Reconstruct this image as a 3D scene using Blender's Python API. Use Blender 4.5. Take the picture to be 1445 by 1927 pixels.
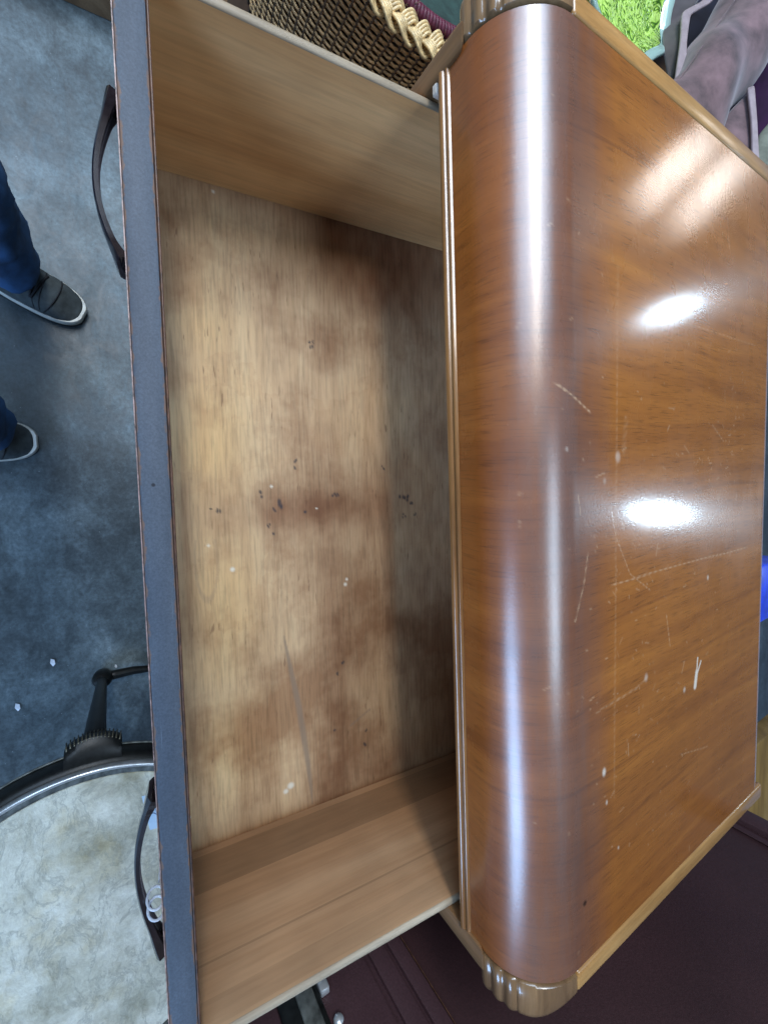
import bpy, bmesh, math, random
import numpy as np
from mathutils import Vector, Matrix
random.seed(7); RNG = np.random.default_rng(7)
SC = bpy.context.scene
for o in list(bpy.data.objects): bpy.data.objects.remove(o)
H0 = 1.4                                   # camera height above the shop floor

# ------------------------------------------------------------------ camera
cam = bpy.data.cameras.new('camera'); cam_o = bpy.data.objects.new('camera', cam)
SC.collection.objects.link(cam_o)
cam.sensor_fit = 'VERTICAL'; cam.sensor_height = 24.0
cam.lens = 804.46 / 1927 * 24.0
cam.clip_start = 0.02; cam.clip_end = 100
R = [[0.03778498250408563, 0.8504653452783021, 0.5246722706393242],
     [-0.9964137109998663, 0.07184511076047986, -0.044698955147622454],
     [-0.07571004972023679, -0.5211016950082515, 0.8501299970186246]]
cam_o.matrix_world = Matrix([[R[0][i], R[1][i], R[2][i], (0, 0, H0)[i]] for i in range(3)] + [[0, 0, 0, 1]])
SC.camera = cam_o

# ------------------------------------------------------------------ light
w = bpy.data.worlds.new('World'); SC.world = w; w.use_nodes = True
bg = w.node_tree.nodes['Background']; bg.inputs[0].default_value = (0.62, 0.60, 0.60, 1); bg.inputs[1].default_value = 0.10
SC.view_settings.view_transform = 'Standard'; SC.view_settings.look = 'None'
SC.view_settings.exposure = 0.28; SC.view_settings.gamma = 1.0

def area(name, loc, target, sx, sy, radiance, col, round_=False):
    l = bpy.data.lights.new(name, 'AREA'); l.shape = 'ELLIPSE' if round_ else 'RECTANGLE'
    l.size = sx; l.size_y = sy
    a = sx * sy * (math.pi / 4 if round_ else 1)
    l.energy = radiance * math.pi * a; l.color = col
    o = bpy.data.objects.new(name, l); SC.collection.objects.link(o)
    o.location = loc
    o.rotation_euler = (Vector(target) - Vector(loc)).to_track_quat('-Z', 'Y').to_euler()
    return o
# ceiling fixtures and windows of the shop, where the reflections in the varnish show them
area('ceiling_skylight', (-1.75, -0.70, 3.0), (-1.75, -0.70, 0), 2.0, 2.2, 7.0, (0.52, 0.73, 1.0))
area('ceiling_tube', (-1.60, -0.30, 2.96), (-1.60, -0.30, 0), 1.9, 0.26, 23.0, (1.0, 0.93, 0.82))
area('ceiling_tube', (0.50, 0.55, 3.0), (0.50, 0.55, 0), 1.0, 0.50, 9.0, (0.62, 0.80, 1.0))
area('shop_window', (5.2, -6.0, 4.2), (0.2, 0.2, 1.2), 6.0, 2.4, 13.0, (0.36, 0.60, 1.0))
area('spot_lamp', (0.34, 3.54, 2.72), (0.04, 0.4, 1.2), 0.09, 0.24, 95.0, (0.58, 0.80, 1.0), True)
area('spot_lamp', (-1.13, 3.47, 2.61), (-0.14, 0.43, 1.2), 0.12, 0.22, 34.0, (0.58, 0.80, 1.0), True)
for x, y, ln, k in ((-2.66, 4.39, 1.45, 4.5), (-2.68, 5.08, 1.6, 4.2)):
    area('ceiling_panel', (x, y, 3.0), (x, y, 0), ln, 0.28, k, (1.0, .95, .9)).rotation_euler = (0, 0, math.radians(-50))

# ------------------------------------------------------------------ helpers
def link(o, parent=None):
    SC.collection.objects.link(o)
    if parent is not None: o.parent = parent
    return o
def thing(name, label, cat, loc=(0, 0, 0), rot=(0, 0, 0), group=None):
    o = bpy.data.objects.new(name, None); o.empty_display_size = .05; link(o)
    o.location = loc; o.rotation_euler = rot; o['label'] = label; o['category'] = cat
    if group: o['group'] = group
    return o
def tag(o, label, cat, group=None):
    o['label'] = label; o['category'] = cat
    if group: o['group'] = group
    return o
def mesh(name, v, f, mat, parent=None, smooth=True, kind=None, sharp=None):
    me = bpy.data.meshes.new(name)
    v = np.asarray(v, dtype=np.float32)
    if isinstance(f, np.ndarray):
        n, k = f.shape
        me.vertices.add(len(v)); me.vertices.foreach_set('co', v.ravel())
        me.loops.add(n * k); me.loops.foreach_set('vertex_index', f.astype(np.int32).ravel())
        me.polygons.add(n); me.polygons.foreach_set('loop_start', np.arange(0, n * k, k, dtype=np.int32))
        me.polygons.foreach_set('loop_total', np.full(n, k, dtype=np.int32))
        me.update(calc_edges=True); me.validate()
    else:
        me.from_pydata([tuple(map(float, p)) for p in v], [], f); me.update()
    me.polygons.foreach_set('use_smooth', np.full(len(me.polygons), smooth))
    if sharp is not None:
        me.set_sharp_from_angle(angle=math.radians(sharp))
    if mat is not None: me.materials.append(mat)
    o = bpy.data.objects.new(name, me); link(o, parent)
    if kind: o['kind'] = kind
    return o
def bm_obj(name, bm, mat, parent=None, smooth=False, kind=None, sharp=35):
    bmesh.ops.recalc_face_normals(bm, faces=bm.faces)
    me = bpy.data.meshes.new(name); bm.to_mesh(me); bm.free()
    me.polygons.foreach_set('use_smooth', np.full(len(me.polygons), smooth))
    if smooth: me.set_sharp_from_angle(angle=math.radians(sharp))
    me.materials.append(mat); o = bpy.data.objects.new(name, me); link(o, parent)
    if kind: o['kind'] = kind
    return o
def add_box(bm, x0, x1, y0, y1, z0, z1, bev=0.0, seg=2):
    r = bmesh.ops.create_cube(bm, size=1.0)
    vs = r['verts']
    for q in vs:
        q.co = Vector((x0 + (q.co.x + .5) * (x1 - x0), y0 + (q.co.y + .5) * (y1 - y0), z0 + (q.co.z + .5) * (z1 - z0)))
    if bev:
        es = list({e for q in vs for e in q.link_edges})
        bmesh.ops.bevel(bm, geom=es, offset=bev, segments=seg, profile=.5, affect='EDGES')
def box(name, x0, x1, y0, y1, z0, z1, mat, parent=None, bev=0.0, seg=2):
    bm = bmesh.new(); add_box(bm, x0, x1, y0, y1, z0, z1, bev, seg)
    return bm_obj(name, bm, mat, parent, smooth=bev > 0)
def grid_faces(n, m, closed_u=False, closed_v=False):
    i = np.arange(n if closed_u else n - 1); j = np.arange(m if closed_v else m - 1)
    I, J = np.meshgrid(i, j, indexing='ij'); I2 = (I + 1) % n; J2 = (J + 1) % m
    return np.stack([I * m + J, I2 * m + J, I2 * m + J2, I * m + J2], -1).reshape(-1, 4)
def sweep(path, prof, closed=False, up=(0, 0, 1), scale=None, caps=True):
    """prof: list of (a,b) in the frame (side, up)."""
    P = np.asarray(path, float); n = len(P); k = len(prof)
    T = np.gradient(P, axis=0) if not closed else (np.roll(P, -1, 0) - np.roll(P, 1, 0))
    T /= np.linalg.norm(T, axis=1)[:, None] + 1e-12
    U = np.tile(np.asarray(up, float), (n, 1)); S = np.cross(T, U); S /= np.linalg.norm(S, axis=1)[:, None] + 1e-9
    U = np.cross(S, T)
    pr = np.asarray(prof, float); sc = np.ones(n) if scale is None else np.asarray(scale, float)
    V = P[:, None, :] + sc[:, None, None] * (pr[None, :, :1] * S[:, None, :] + pr[None, :, 1:] * U[:, None, :])
    V = V.reshape(-1, 3); F = grid_faces(n, k, closed_u=closed, closed_v=True).tolist()
    if not closed and caps:
        F.append(list(range(k))); F.append(list(range((n - 1) * k, n * k))[::-1])
    return V, F
def circ(r, n=8, rb=None):
    return [(r * math.cos(2 * math.pi * i / n), (rb or r) * math.sin(2 * math.pi * i / n)) for i in range(n)]
def join(parts):
    V = []; F = []; o = 0
    for v, f in parts:
        V.append(np.asarray(v)); F += [[i + o for i in q] for q in f]; o += len(v)
    return np.concatenate(V), F
def lathe(name, prof, cx, cy, mat, parent=None, n=96, smooth=True, sharp=40):
    pr = np.asarray(prof, float); a = np.linspace(0, 2 * math.pi, n, endpoint=False)
    V = np.stack([cx + pr[None, :, 0] * np.cos(a)[:, None], cy + pr[None, :, 0] * np.sin(a)[:, None],
                  np.tile(pr[None, :, 1], (n, 1))], -1).reshape(-1, 3)
    return mesh(name, V, grid_faces(n, len(pr), closed_u=True)[:, ::1], mat, parent, smooth, sharp=sharp)
def prism_x(name, yz, x0, x1, mat, parent=None, smooth=True, bev=0.0, sharp=30):
    bm = bmesh.new()
    a = [bm.verts.new((x0, y, z)) for y, z in yz]; b = [bm.verts.new((x1, y, z)) for y, z in yz]
    n = len(yz); bm.faces.new(a); bm.faces.new(b[::-1])
    for i in range(n): bm.faces.new((a[i], b[i], b[(i + 1) % n], a[(i + 1) % n]))
    bmesh.ops.recalc_face_normals(bm, faces=bm.faces)
    if bev:
        es = [e for e in bm.edges if e.is_manifold and e.calc_face_angle() > math.radians(50)]
        bmesh.ops.bevel(bm, geom=es, offset=bev, segments=2, profile=.5, affect='EDGES')
    return bm_obj(name, bm, mat, parent, smooth=smooth, sharp=sharp)

# ------------------------------------------------------------------ materials
class NT:
    def __init__(s, name):
        s.m = bpy.data.materials.new(name); s.m.use_nodes = True; s.t = s.m.node_tree
        s.p = s.t.nodes['Principled BSDF']; s._tc = None
    def n(s, typ, **kw):
        q = s.t.nodes.new(typ)
        for k, val in kw.items(): setattr(q, k, val)
        return q
    def l(s, a, b): s.t.links.new(a, b)
    def set(s, **kw):
        for k, val in kw.items():
            i = s.p.inputs[k.replace('_', ' ')]
            if hasattr(val, 'is_linked') or hasattr(val, 'links'): s.l(val, i)
            else: i.default_value = val if not isinstance(val, tuple) else (*val, 1) if len(val) == 3 else val
    def obj(s):
        if s._tc is None: s._tc = s.n('ShaderNodeTexCoord')
        return s._tc.outputs['Object']
    def uv(s):
        if s._tc is None: s._tc = s.n('ShaderNodeTexCoord')
        return s._tc.outputs['UV']
    def map(s, vec, scale=(1, 1, 1), loc=(0, 0, 0), rot=(0, 0, 0)):
        q = s.n('ShaderNodeMapping'); s.l(vec, q.inputs[0])
        q.inputs['Scale'].default_value = scale; q.inputs['Location'].default_value = loc; q.inputs['Rotation'].default_value = rot
        return q.outputs[0]
    def noise(s, vec, scale=1., detail=4., rough=.55, dist=0., col=False):
        q = s.n('ShaderNodeTexNoise'); s.l(vec, q.inputs['Vector'])
        q.inputs['Scale'].default_value = scale; q.inputs['Detail'].default_value = detail
        q.inputs['Roughness'].default_value = rough; q.inputs['Distortion'].default_value = dist
        return q.outputs['Color' if col else 'Fac']
    def voro(s, vec, scale=1., feature='F1', out='Distance'):
        q = s.n('ShaderNodeTexVoronoi', feature=feature); s.l(vec, q.inputs['Vector']); q.inputs['Scale'].default_value = scale
        return q.outputs[out]
    def ramp(s, fac, stops):
        q = s.n('ShaderNodeValToRGB'); s.l(fac, q.inputs[0]); e = q.color_ramp.elements
        while len(e) < len(stops): e.new(.5)
        for i, (p, c) in enumerate(stops):
            e[i].position = p; e[i].color = (c, c, c, 1) if not isinstance(c, tuple) else (*c, 1)
        return q.outputs[0]
    def mix(s, a, b, fac, blend='MIX'):
        q = s.n('ShaderNodeMix', data_type='RGBA', blend_type=blend)
        for val, i in ((fac, 0), (a, 6), (b, 7)):
            if hasattr(val, 'links'): s.l(val, q.inputs[i])
            else: q.inputs[i].default_value = (*val, 1) if isinstance(val, tuple) else val
        return q.outputs[2]
    def math(s, op, a, b=0., c=0.):
        q = s.n('ShaderNodeMath', operation=op)
        for i, val in enumerate((a, b, c)):
            if hasattr(val, 'links'): s.l(val, q.inputs[i])
            else: q.inputs[i].default_value = val
        return q.outputs[0]
    def attr(s, name):
        q = s.n('ShaderNodeAttribute', attribute_name=name); return q
    def sep(s, c):
        q = s.n('ShaderNodeSeparateColor'); s.l(c, q.inputs[0]); return q.outputs
    def bump(s, h, strength=.2, dist=.001):
        q = s.n('ShaderNodeBump'); s.l(h, q.inputs['Height']); q.inputs['Strength'].default_value = strength
        q.inputs['Distance'].default_value = dist; s.l(q.outputs[0], s.p.inputs['Normal']); return q.outputs[0]

def wood(name, cols, along='y', freq=60., stretch=12., rough=.5, coat=0., crough=.1, bands=None, fine=.25, spec=.5, bumpk=.12):
    """simple grained wood: cols = (dark, mid, light); 'along' = object axis the grain runs along."""
    t = NT(name); sc = {'x': (freq / stretch, freq, freq), 'y': (freq, freq / stretch, freq), 'z': (freq, freq, freq / stretch)}[along]
    v = t.map(t.obj(), sc)
    a = t.noise(v, .35, 6, .6, .8)
    c = t.ramp(a, [(.32, cols[0]), (.5, cols[1]), (.68, cols[2])])
    f = t.noise(t.map(t.obj(), tuple(k * 7 for k in sc)), 1., 3, .6)
    c = t.mix(c, t.ramp(f, [(.35, .72), (.6, 1.06)]), fine * 2.2, 'MULTIPLY')
    b = t.noise(t.obj(), 9., 3, .5)
    c = t.mix(c, t.ramp(b, [(.35, .82), (.65, 1.12)]), .8, 'MULTIPLY')
    if bands:
        axis, sca, amt = bands
        bv = t.map(t.obj(), {'z': (0., 0., sca), 'x': (sca, 0., 0.), 'y': (0., sca, 0.)}[axis])
        q = t.n('ShaderNodeTexVoronoi', feature='F1', voronoi_dimensions='3D'); t.l(bv, q.inputs['Vector']); q.inputs['Scale'].default_value = 1; q.inputs['Randomness'].default_value = .8
        hs = t.sep(q.outputs['Color'])[0]
        c = t.mix(c, t.ramp(hs, [(.15, .72), (.85, 1.15)]), amt, 'MULTIPLY')
    t.set(Base_Color=c, Roughness=rough, Coat_Weight=coat, Coat_Roughness=crough, Specular_IOR_Level=spec)
    t.bump(f, bumpk, .0006)
    return t.m

def plain(name, col, rough=.5, var=.15, scale=40., metallic=0., spec=.5, coat=0., bumpk=0., bscale=300., sheen=0.):
    t = NT(name)
    a = t.noise(t.obj(), scale, 5, .6)
    c = t.mix(col, t.ramp(a, [(.3, 1 - var * 1.6), (.7, 1 + var)]), 1., 'MULTIPLY')
    t.set(Base_Color=c, Roughness=rough, Metallic=metallic, Specular_IOR_Level=spec, Coat_Weight=coat)
    if sheen: t.set(Sheen_Weight=sheen, Sheen_Roughness=.45)
    if bumpk: t.bump(t.noise(t.obj(), bscale, 4, .6), bumpk, .001)
    return t.m

def veneer_top():
    t = NT('varnished_walnut_veneer')
    uv = t.uv()
    warp = t.noise(t.map(uv, (3., 2.2, 1)), 1., 2, .5, col=True)
    wv = t.mix(uv, warp, .045, 'ADD')
    a = t.noise(t.map(wv, (44, 3.0, 1)), 1., 7, .62, .4)
    big = t.noise(t.map(wv, (7, 1.6, 1)), 1., 3, .55)
    c = t.ramp(a, [(.22, (.185, .058, .011)), (.43, (.265, .088, .015)), (.57, (.310, .107, .018)), (.78, (.38, .142, .025))])
    c = t.mix(c, t.ramp(big, [(.3, (.80, .74, .70)), (.55, (1., 1., 1.)), (.75, (1.12, 1.12, 1.1))]), .9, 'MULTIPLY')
    pores = t.noise(t.map(wv, (900, 45, 1)), 1., 2, .5)
    c = t.mix(c, t.ramp(pores, [(.32, .58), (.46, 1.)]), .75, 'MULTIPLY')
    fl2 = t.noise(t.map(wv, (240, 9, 1), (7, 0, 0)), 1., 4, .6); c = t.mix(c, t.ramp(fl2, [(.34, .76), (.50, 1.03)]), .4, 'MULTIPLY')
    streak = t.noise(t.map(wv, (90, 1.6, 1), (3, 1, 0)), 1., 3, .5, .3)
    c = t.mix(c, (.085, .022, .006), t.ramp(streak, [(.27, .4), (.36, 0.)]))
    # redder, plainer band on the apron and the curve
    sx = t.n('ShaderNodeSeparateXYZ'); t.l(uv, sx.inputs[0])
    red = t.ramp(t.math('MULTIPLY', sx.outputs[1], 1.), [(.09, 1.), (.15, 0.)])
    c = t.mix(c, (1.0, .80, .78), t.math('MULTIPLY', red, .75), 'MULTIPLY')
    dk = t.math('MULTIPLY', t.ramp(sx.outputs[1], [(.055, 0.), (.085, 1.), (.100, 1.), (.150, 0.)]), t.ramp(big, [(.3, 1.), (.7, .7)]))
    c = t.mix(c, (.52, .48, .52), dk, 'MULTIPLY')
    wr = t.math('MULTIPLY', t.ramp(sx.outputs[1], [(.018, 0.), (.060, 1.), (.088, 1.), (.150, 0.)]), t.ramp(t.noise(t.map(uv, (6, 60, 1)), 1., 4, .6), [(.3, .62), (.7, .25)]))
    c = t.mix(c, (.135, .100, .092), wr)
    at = t.attr('marks'); s = t.sep(at.outputs['Color'])
    c = t.mix(c, (.60, .40, .24), t.math('MULTIPLY', s[0], .6)); c = t.mix(c, (.03, .012, .006), s[1]); c = t.mix(c, (.74, .68, .58), t.math('MULTIPLY', s[2], .8))
    # smudged, worn varnish: patchy gloss
    sm = t.noise(t.map(uv, (9, 14, 1)), 1., 5, .65)
    crv = t.ramp(sx.outputs[1], [(.075, 1.), (.15, 0.)])
    cr = t.math('ADD', t.ramp(sm, [(.3, .085), (.7, .14)]), t.math('MULTIPLY', crv, .20))
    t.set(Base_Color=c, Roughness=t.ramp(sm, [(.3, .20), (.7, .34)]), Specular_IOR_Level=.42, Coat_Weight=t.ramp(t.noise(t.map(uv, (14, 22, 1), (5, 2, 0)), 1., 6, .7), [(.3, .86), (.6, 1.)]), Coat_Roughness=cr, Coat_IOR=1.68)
    h1 = t.noise(t.map(uv, (520, 330, 1)), 1., 3, .6)
    b = t.n('ShaderNodeBump'); t.l(t.math('SUBTRACT', h1, t.math('MULTIPLY', s[0], .5)), b.inputs['Height']); b.inputs['Strength'].default_value = .05; b.inputs['Distance'].default_value = .0009
    t.l(b.outputs[0], t.p.inputs['Normal']); t.l(b.outputs[0], t.p.inputs['Coat Normal'])
    return t.m

def drawer_floor_mat():
    t = NT('stained_plywood')
    o = t.obj()
    a = t.noise(t.map(o, (3.0, 26, 1)), 1., 7, .68, .6)
    c = t.ramp(a, [(.26, (.37, .225, .12)), (.5, (.51, .345, .20)), (.74, (.62, .46, .28))])
    f = t.noise(t.map(o, (28, 420, 1)), 1., 4, .6)
    c = t.mix(c, t.ramp(f, [(.32, .70), (.55, 1.05)]), .75, 'MULTIPLY')
    bl = t.noise(o, 7., 5, .6)
    c = t.mix(c, t.ramp(bl, [(.36, (.58, .46, .40)), (.50, (1, 1, 1)), (.70, (1.18, 1.17, 1.10))]), .9, 'MULTIPLY')
    tide = t.noise(o, 8.5, 7, .62); c = t.mix(c, (.70, .56, .48), t.ramp(tide, [(.530, 0.), (.546, .20), (.60, 0.)]), 'MULTIPLY')
    # short dark fibre flecks
    fl = t.noise(t.map(o, (55, 330, 1), (1, 2, 3)), 1., 2, .5)
    msk = t.noise(o, 11., 3, .6)
    c = t.mix(c, (.14, .07, .04), t.math('MULTIPLY', t.ramp(fl, [(.65, 0.), (.73, .6)]), t.ramp(msk, [(.42, 0.), (.6, 1.)])))
    s = t.sep(t.attr('marks').outputs['Color']); s2 = t.sep(t.attr('stains_shade').outputs['Color'])
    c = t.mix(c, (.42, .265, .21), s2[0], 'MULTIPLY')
    c = t.mix(c, (1.18, 1.14, .94), s2[1], 'MULTIPLY')
    c = t.mix(c, (.21, .16, .12), s2[2])
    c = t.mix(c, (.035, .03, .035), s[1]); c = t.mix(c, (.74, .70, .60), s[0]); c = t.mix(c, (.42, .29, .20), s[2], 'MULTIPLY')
    t.set(Base_Color=c, Roughness=.62, Specular_IOR_Level=.3)
    t.bump(f, .12, .0006)
    return t.m

def floor_mat():
    t = NT('worn_slate_blue_concrete')
    o = t.obj()
    a = t.noise(o, 3.2, 8, .68, .6)
    c = t.ramp(a, [(.28, (.036, .050, .058)), (.48, (.064, .088, .100)), (.62, (.106, .142, .158)), (.76, (.19, .24, .255))])
    m = t.noise(t.map(o, (14, 22, 1), rot=(0, 0, .5)), 1., 7, .72, .9)
    c = t.mix(c, t.ramp(m, [(.30, .62), (.50, 1.), (.68, 1.45)]), .85, 'MULTIPLY')
    f = t.noise(o, 95., 5, .7)
    c = t.mix(c, t.ramp(f, [(.3, .55), (.7, 1.45)]), .8, 'MULTIPLY')
    wp = t.noise(t.map(o, (1, 1, 1), (4, 1, 0)), 4.5, 9, .72, .3); c = t.mix(c, t.ramp(wp, [(.40, .62), (.50, 1.), (.62, 1.30)]), .9, 'MULTIPLY')
    gr = t.voro(o, 150.); c = t.mix(c, (.010, .014, .018), t.ramp(gr, [(.07, .7), (.13, 0.)]))
    sp = t.voro(o, 38.); c = t.mix(c, (.40, .46, .48), t.ramp(sp, [(.02, .6), (.05, 0.)]))
    t.set(Base_Color=c, Roughness=t.ramp(m, [(.3, .38), (.7, .62)]), Specular_IOR_Level=.5)
    t.bump(m, .25, .003)
    return t.m

def marble_mat():
    t = NT('mottled_cream_marble'); o = t.obj()
    wv = t.mix(o, t.noise(o, 7., 4, .6, col=True), .05, 'ADD')
    a = t.noise(wv, 15., 9, .68, .15)
    c = t.ramp(a, [(.28, (.38, .36, .28)), (.42, (.60, .59, .48)), (.58, (.76, .76, .65)), (.75, (.88, .88, .78))])
    rg = t.n('ShaderNodeTexNoise', noise_type='RIDGED_MULTIFRACTAL'); t.l(wv, rg.inputs['Vector'])
    rg.inputs['Scale'].default_value = 13.; rg.inputs['Detail'].default_value = 7.; rg.inputs['Roughness'].default_value = .62
    rf = rg.outputs['Fac']
    c = t.mix(c, t.ramp(t.noise(wv, 7., 5, .6), [(.38, (.80, .80, .76)), (.55, (1.06, 1.06, 1.06))]), 1., 'MULTIPLY')
    c = t.mix(c, (.36, .37, .31), t.ramp(rf, [(.6, 0.), (1.0, .6)]))
    tan = t.noise(o, 9., 4, .6); c = t.mix(c, (.92, .84, .68), t.ramp(tan, [(.50, 0.), (.66, .9)]), 'MULTIPLY')
    vn = t.noise(t.map(wv, (9, 16, 1), rot=(0, 0, .4)), 1., 6, .7, .6); c = t.mix(c, (.30, .31, .26), t.ramp(vn, [(.475, 0.), (.497, .45), (.50, .5), (.54, 0.)]))
    f = t.noise(o, 130., 4, .7); c = t.mix(c, t.ramp(f, [(.3, .8), (.65, 1.05)]), .8, 'MULTIPLY')
    t.set(Base_Color=c, Roughness=.38)
    t.bump(t.math('ADD', rf, t.math('MULTIPLY', a, 1.5)), .55, .006)
    return t.m

M = {}
M['veneer'] = veneer_top(); M['dfloor'] = drawer_floor_mat(); M['floor'] = floor_mat(); M['marble'] = marble_mat()
M['post'] = wood('worn_brown_wood', ((.11, .055, .022), (.20, .105, .045), (.29, .165, .075)), 'z', 60, 14, .45, .3)
M['trim'] = wood('honey_edge_wood', ((.22, .10, .028), (.36, .18, .055), (.46, .26, .095)), 'y', 70, 14, .36, .6, .18)
M['bead'] = wood('varnished_bead', ((.15, .06, .018), (.26, .12, .04), (.38, .22, .10)), 'x', 70, 14, .26, .8, .12)
M['block'] = wood('worn_corner_wood', ((.13, .072, .034), (.22, .128, .062), (.32, .205, .11)), 'x', 60, 10, .28, .9, .12)
M['raw'] = plain('raw_pale_wood', (.62, .54, .45), .6, .25, 200)
M['side'] = wood('drawer_side_maple', ((.53, .265, .098), (.63, .345, .145), (.72, .43, .20)), 'y', 45, 16, .48, .25, .25, None, .16)
M['side2'] = wood('drawer_side_banded', ((.29, .155, .075), (.37, .215, .115), (.46, .29, .165)), 'y', 40, 18, .5, .2, .25, ('z', 24., .8), .14)
M['edge'] = wood('pale_edge_wood', ((.20, .145, .09), (.30, .235, .16), (.42, .35, .255)), 'y', 80, 14, .55, 0, .1)
def front_mat():
    t = NT('dark_slate_finish'); o = t.obj()
    a = t.noise(t.map(o, (6, 60, 60)), 1., 5, .6)
    c = t.ramp(a, [(.3, (.048, .062, .086)), (.7, (.078, .096, .125))])
    g = t.noise(o, 800., 2, .6); c = t.mix(c, t.ramp(g, [(.3, .78), (.7, 1.2)]), .8, 'MULTIPLY')
    wv = t.voro(t.map(o, (1, 1, 1)), 28.); c = t.mix(c, (.008, .008, .012), t.ramp(wv, [(.025, .9), (.04, 0.)]))
    xy = t.n('ShaderNodeSeparateXYZ'); t.l(o, xy.inputs[0])
    dd = t.math('MINIMUM', t.math('ABSOLUTE', t.math('ADD', xy.outputs[1], .2276)), t.math('ABSOLUTE', t.math('ADD', xy.outputs[1], .2102)))
    wn = t.noise(t.map(o, (90, 160, 40)), 1., 4, .65)
    c = t.mix(c, (.17, .095, .06), t.ramp(t.math('SUBTRACT', wn, t.math('MULTIPLY', dd, 130.)), [(.34, 0.), (.46, .85)]))
    sm = t.noise(t.map(o, (9, 40, 9)), 1., 5, .65); c = t.mix(c, t.ramp(sm, [(.3, .86), (.7, 1.14)]), 1., 'MULTIPLY')
    scr = t.noise(t.map(o, (14, 420, 14), (2, 0, 0)), 1., 2, .5); c = t.mix(c, (.20, .24, .30), t.ramp(scr, [(.70, 0.), (.76, .5)]))
    t.set(Base_Color=c, Roughness=.62, Specular_IOR_Level=.4); t.bump(g, .12, .0005); return t.m
M['front'] = front_mat()
M['redwood'] = plain('dark_red_edge', (.10, .045, .025), .5, .5, 160)
M['lipw'] = plain('worn_pinkish_edge', (.30, .20, .18), .5, .5, 220)
M['carcass'] = plain('dark_carcass_wood', (.06, .032, .018), .6, .3, 30)
M['handle'] = plain('dark_bronze', (.020, .014, .016), .22, .3, 120, 0., .6, .5)
M['string'] = plain('white_string', (.75, .80, .88), .8, .1, 300)
M['paper'] = plain('pale_blue_paper', (.62, .76, .86), .7, .06, 60)
M['ink'] = plain('blue_ink', (.05, .10, .25), .6, .1)
M['steel'] = plain('polished_steel', (.80, .86, .90), .30, .12, 60, .75)
M['grime'] = plain('grimy_steel', (.20, .22, .21), .42, .4, 70, .6)
M['iron'] = plain('black_iron', (.012, .014, .014), .38, .4, 90, .2)
M['brass'] = plain('old_gilt', (.20, .19, .14), .4, .3, 120, .5)
M['denim'] = plain('blue_denim', (.026, .088, .21), .85, .35, 18, bumpk=.5, bscale=900)
M['unseen_upper_body'] = plain('dark_grey_knit', (.05, .055, .065), .9, .2, 40)
M['canvas'] = plain('charcoal_canvas', (.048, .062, .066), .85, .3, 45, bumpk=.3, bscale=700)
M['rubber'] = plain('off_white_rubber', (.62, .62, .56), .55, .15, 60)
M['outsole'] = plain('dark_rubber', (.012, .010, .010), .7, .2)
M['lace'] = plain('black_lace', (.012, .014, .018), .8, .2)
def leather(name, base, dark):
    t = NT(name); o = t.obj()
    a = t.noise(o, 6., 6, .6)
    c = t.ramp(a, [(.3, dark), (.7, base)])
    g = t.noise(o, 420., 3, .6); c = t.mix(c, t.ramp(g, [(.3, .75), (.7, 1.15)]), .8, 'MULTIPLY')
    v = t.voro(t.map(o, (1, 1, .25)), 16.); c = t.mix(c, (.22, .14, .12), t.ramp(v, [(.012, .45), (.03, 0.)]))
    t.set(Base_Color=c, Roughness=.55, Specular_IOR_Level=.4); t.bump(g, .3, .001); return t.m
M['plum'] = leather('plum_leathercloth', (.060, .028, .033), (.042, .018, .022))
M['plum_shaded'] = leather('shaded_plum_leathercloth', (.042, .016, .018), (.028, .010, .012))  # trunk body: the plum leathercloth with shade put into its colour
M['wicker'] = plain('brown_wicker', (.78, .48, .215), .38, .4, 130)
M['stake'] = plain('dark_wicker_stake', (.13, .075, .038), .6, .4, 90)
M['cane'] = plain('pale_cane', (.72, .53, .27), .40, .3, 110)
M['maroon'] = plain('maroon_wrap', (.095, .010, .030), .6, .35, 150)
M['green'] = plain('dark_green_lining', (.018, .045, .038), .85, .35, 40, bumpk=.4, bscale=200)
M['pine'] = wood('yellow_pine', ((.16, .09, .022), (.25, .15, .04), (.32, .20, .065)), 'x', 40, 10, .5)
M['brownboard'] = wood('brown_board', ((.10, .055, .025), (.17, .095, .045), (.22, .135, .07)), 'x', 40, 10, .5)
def lime_mat():
    t = NT('lime_looped_glass'); o = t.obj()
    q = t.noise(t.map(o, (1, 1.6, 1)), 42., 2, .45, 1.2)
    e = t.math('PINGPONG', t.math('MULTIPLY', q, 5.), .5)
    sh = t.noise(o, 26., 4, .6)
    c = t.ramp(e, [(.03, (.035, .11, .012)), (.10, (.15, .34, .03)), (.18, (.40, .66, .09)), (.5, (.56, .80, .20))])
    c = t.mix(c, t.ramp(sh, [(.3, .62), (.7, 1.12)]), 1., 'MULTIPLY')
    t.set(Base_Color=c, Roughness=.3, Coat_Weight=.4, Coat_Roughness=.08)
    t.bump(e, .8, .004); return t.m
M['lime'] = lime_mat()
def glass_mat():
    t = NT('pale_aqua_glass'); t.set(Base_Color=(.42, .62, .56), Roughness=.10, Transmission_Weight=.35, IOR=1.45, Coat_Weight=.5); return t.m
M['aqua'] = glass_mat()
M['mauve'] = plain('mauve_velvet', (.145, .085, .088), .8, .45, 22, bumpk=.25, bscale=240, sheen=.25)
M['taupe'] = plain('dark_taupe_velvet', (.060, .045, .046), .7, .3, 30, sheen=.35)
M['lilac'] = plain('pale_lilac_edge', (.30, .24, .25), .6, .12, 60)
M['navy'] = plain('navy_satin', (.020, .024, .042), .28, .4, 16, spec=.7)
M['purple'] = plain('deep_purple_velvet', (.045, .006, .050), .7, .3, 24, sheen=.25)
M['moss'] = plain('grey_green_cloth', (.17, .18, .14), .85, .3, 30)
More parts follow.
